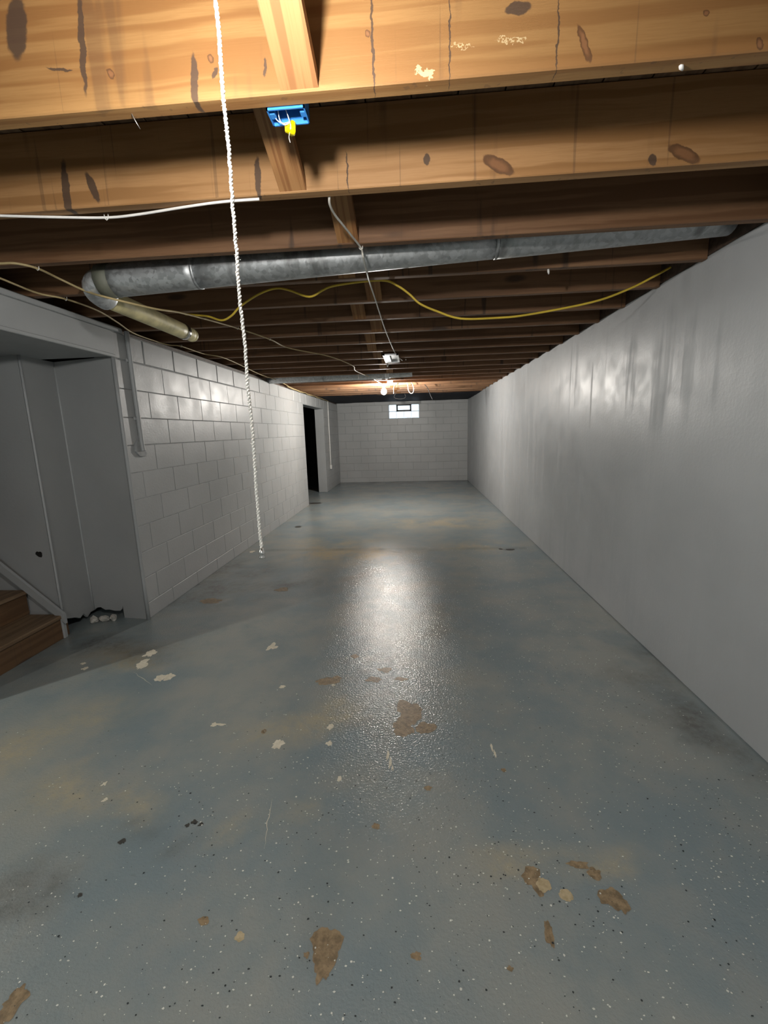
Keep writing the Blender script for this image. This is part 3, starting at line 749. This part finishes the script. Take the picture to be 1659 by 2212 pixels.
cable('hanging_cable', far([(930, 2050), (970, 2020), (1040, 2010), (1075, 2040), (1080, 2080), (1040, 2100), (960, 2096), (930, 2070), (960, 2030), (1050, 2022)], JY(21)+.1), .011, 'blackc', 'coil of black cable under the dark plastic sheet', 'cable')

lc = [Vector((XL+.03+.02*math.sin(k*2.1), 7.0+.28*k, JB-.015-.02*abs(math.sin(k*1.7)))) for k in range(13)]
cable('wall_cable', lc, .006, 'tanc', 'loose wavy tan cable on the wall top above the doorway', 'cable')
# ------------------------------------------------------------------ conduits on the left wall
cd1 = thing('conduit', 'grey painted conduit with a darker patch at its end on the block wall near the stairs', 'conduit', (XL, 3.1, 1.25))
tubeo('pipe', [(XL+.016, 3.11, WTL+.02), (XL+.016, 3.112, 1.7), (XL+.016, 3.118, 1.34), (XL+.020, 3.12, 1.28)], .0165, 'trimgrey', cd1, 12, 4)
for z in (1.93, 1.52): boxo('strap', (XL-.001, 3.08, z-.012), (XL+.014, 3.145, z+.012), 'trimgrey', cd1, .003)
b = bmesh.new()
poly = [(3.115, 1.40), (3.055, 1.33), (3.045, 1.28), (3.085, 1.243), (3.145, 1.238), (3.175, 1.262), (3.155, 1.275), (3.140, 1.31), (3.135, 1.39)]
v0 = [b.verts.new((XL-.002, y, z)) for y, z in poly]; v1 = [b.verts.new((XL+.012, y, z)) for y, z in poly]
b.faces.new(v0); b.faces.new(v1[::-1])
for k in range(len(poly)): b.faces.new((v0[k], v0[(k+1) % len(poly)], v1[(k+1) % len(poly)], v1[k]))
fin(b, 'end_patch', 'mortar', cd1)  # raised patch at the pipe's lower end, slightly darker than the pipe
settle(cd1)
cd2 = thing('conduit', 'thin pale conduit on the wall between the doorway and far corner', 'conduit', (XL, 10.37, .52))
tubeo('pipe', [(XL+.011, 10.37, WTL), (XL+.011, 10.37, 1.2), (XL+.011, 10.37, .56)], .012, 'whitec', cd2, 10, 3)
boxo('outlet', (XL-.002, 10.33, .50), (XL+.035, 10.41, .60), 'whitec', cd2, .006)
settle(cd2)

# ------------------------------------------------------------------ dark plastic sheet under the last joists
b = bmesh.new(); nx, ny = 60, 26; sx0, sx1, sy0, sy1 = XL+.004, XR-.004, JY(21)+.02, YB-.004; g = []
for j in range(ny+1):
    row = []
    for i in range(nx+1):
        x = lerp(sx0, sx1, i/nx); y = lerp(sy0, sy1, j/ny)
        if j == 0: y += .10*mnoise.noise(Vector((x*2.5, 3, 1)))
        z = JB - .004 - .016*abs(mnoise.noise(Vector((x*2.2, y*2.2, 4)))) - .012*max(0, 1-j/3)*abs(mnoise.noise(Vector((x*5, 2, 4))))
        row.append(b.verts.new((x, y, z)))
    g.append(row)
for j in range(ny):
    for i in range(nx): b.faces.new((g[j][i], g[j][i+1], g[j+1][i+1], g[j+1][i]))
r = bmesh.ops.solidify(b, geom=b.faces[:], thickness=.0015)
o = fin(b, 'plastic_sheet', 'plastic', None, True)
tag(o, 'dark blue-black plastic sheet stapled under the last joists by the window wall', 'plastic sheet')

# ------------------------------------------------------------------ little things on the joists
def clip(px, py, z, label, length=.03, r=.004, mat='porc', lean=(.0, .0)):
    p = onz(px, py, z); p.y = JY(round((p.y-.02-1.1212)/JP)+1)+.02; bm = bmesh.new()
    tube(bm, [p+Vector((0, 0, .004)), p+Vector((lean[0]*.5, lean[1]*.5, -length*.5)), p+Vector((lean[0], lean[1], -length))], [r, r*1.1, r*.5], 7)
    o = fin(bm, 'hanging_nail' if mat == 'steel' else 'tape_scrap', mat, None, True)
    tag(o, label, 'nail' if mat == 'steel' else 'tape scrap')
clip(1466, 146, JB, 'white scrap stuck under the first joist towards the right wall', .004, .0045, 'whitec', (.010, .008))
clip(287, 250, JB, 'bent thin nail under the first joist beside the pull string', .026, .0011, 'steel', (.012, .012))
clip(1183, 583, JB, 'pale scrap dangling under the fourth joist above the yellow cable', .022, .005, 'porc', (.004, 0))
clip(771, 806, JB, 'white scrap dangling below the joists left of the far bulb', .055, .008, 'porc')
clip(837, 786, JB, 'small pale scrap under a joist behind the metal boot', .03, .010, 'porc')
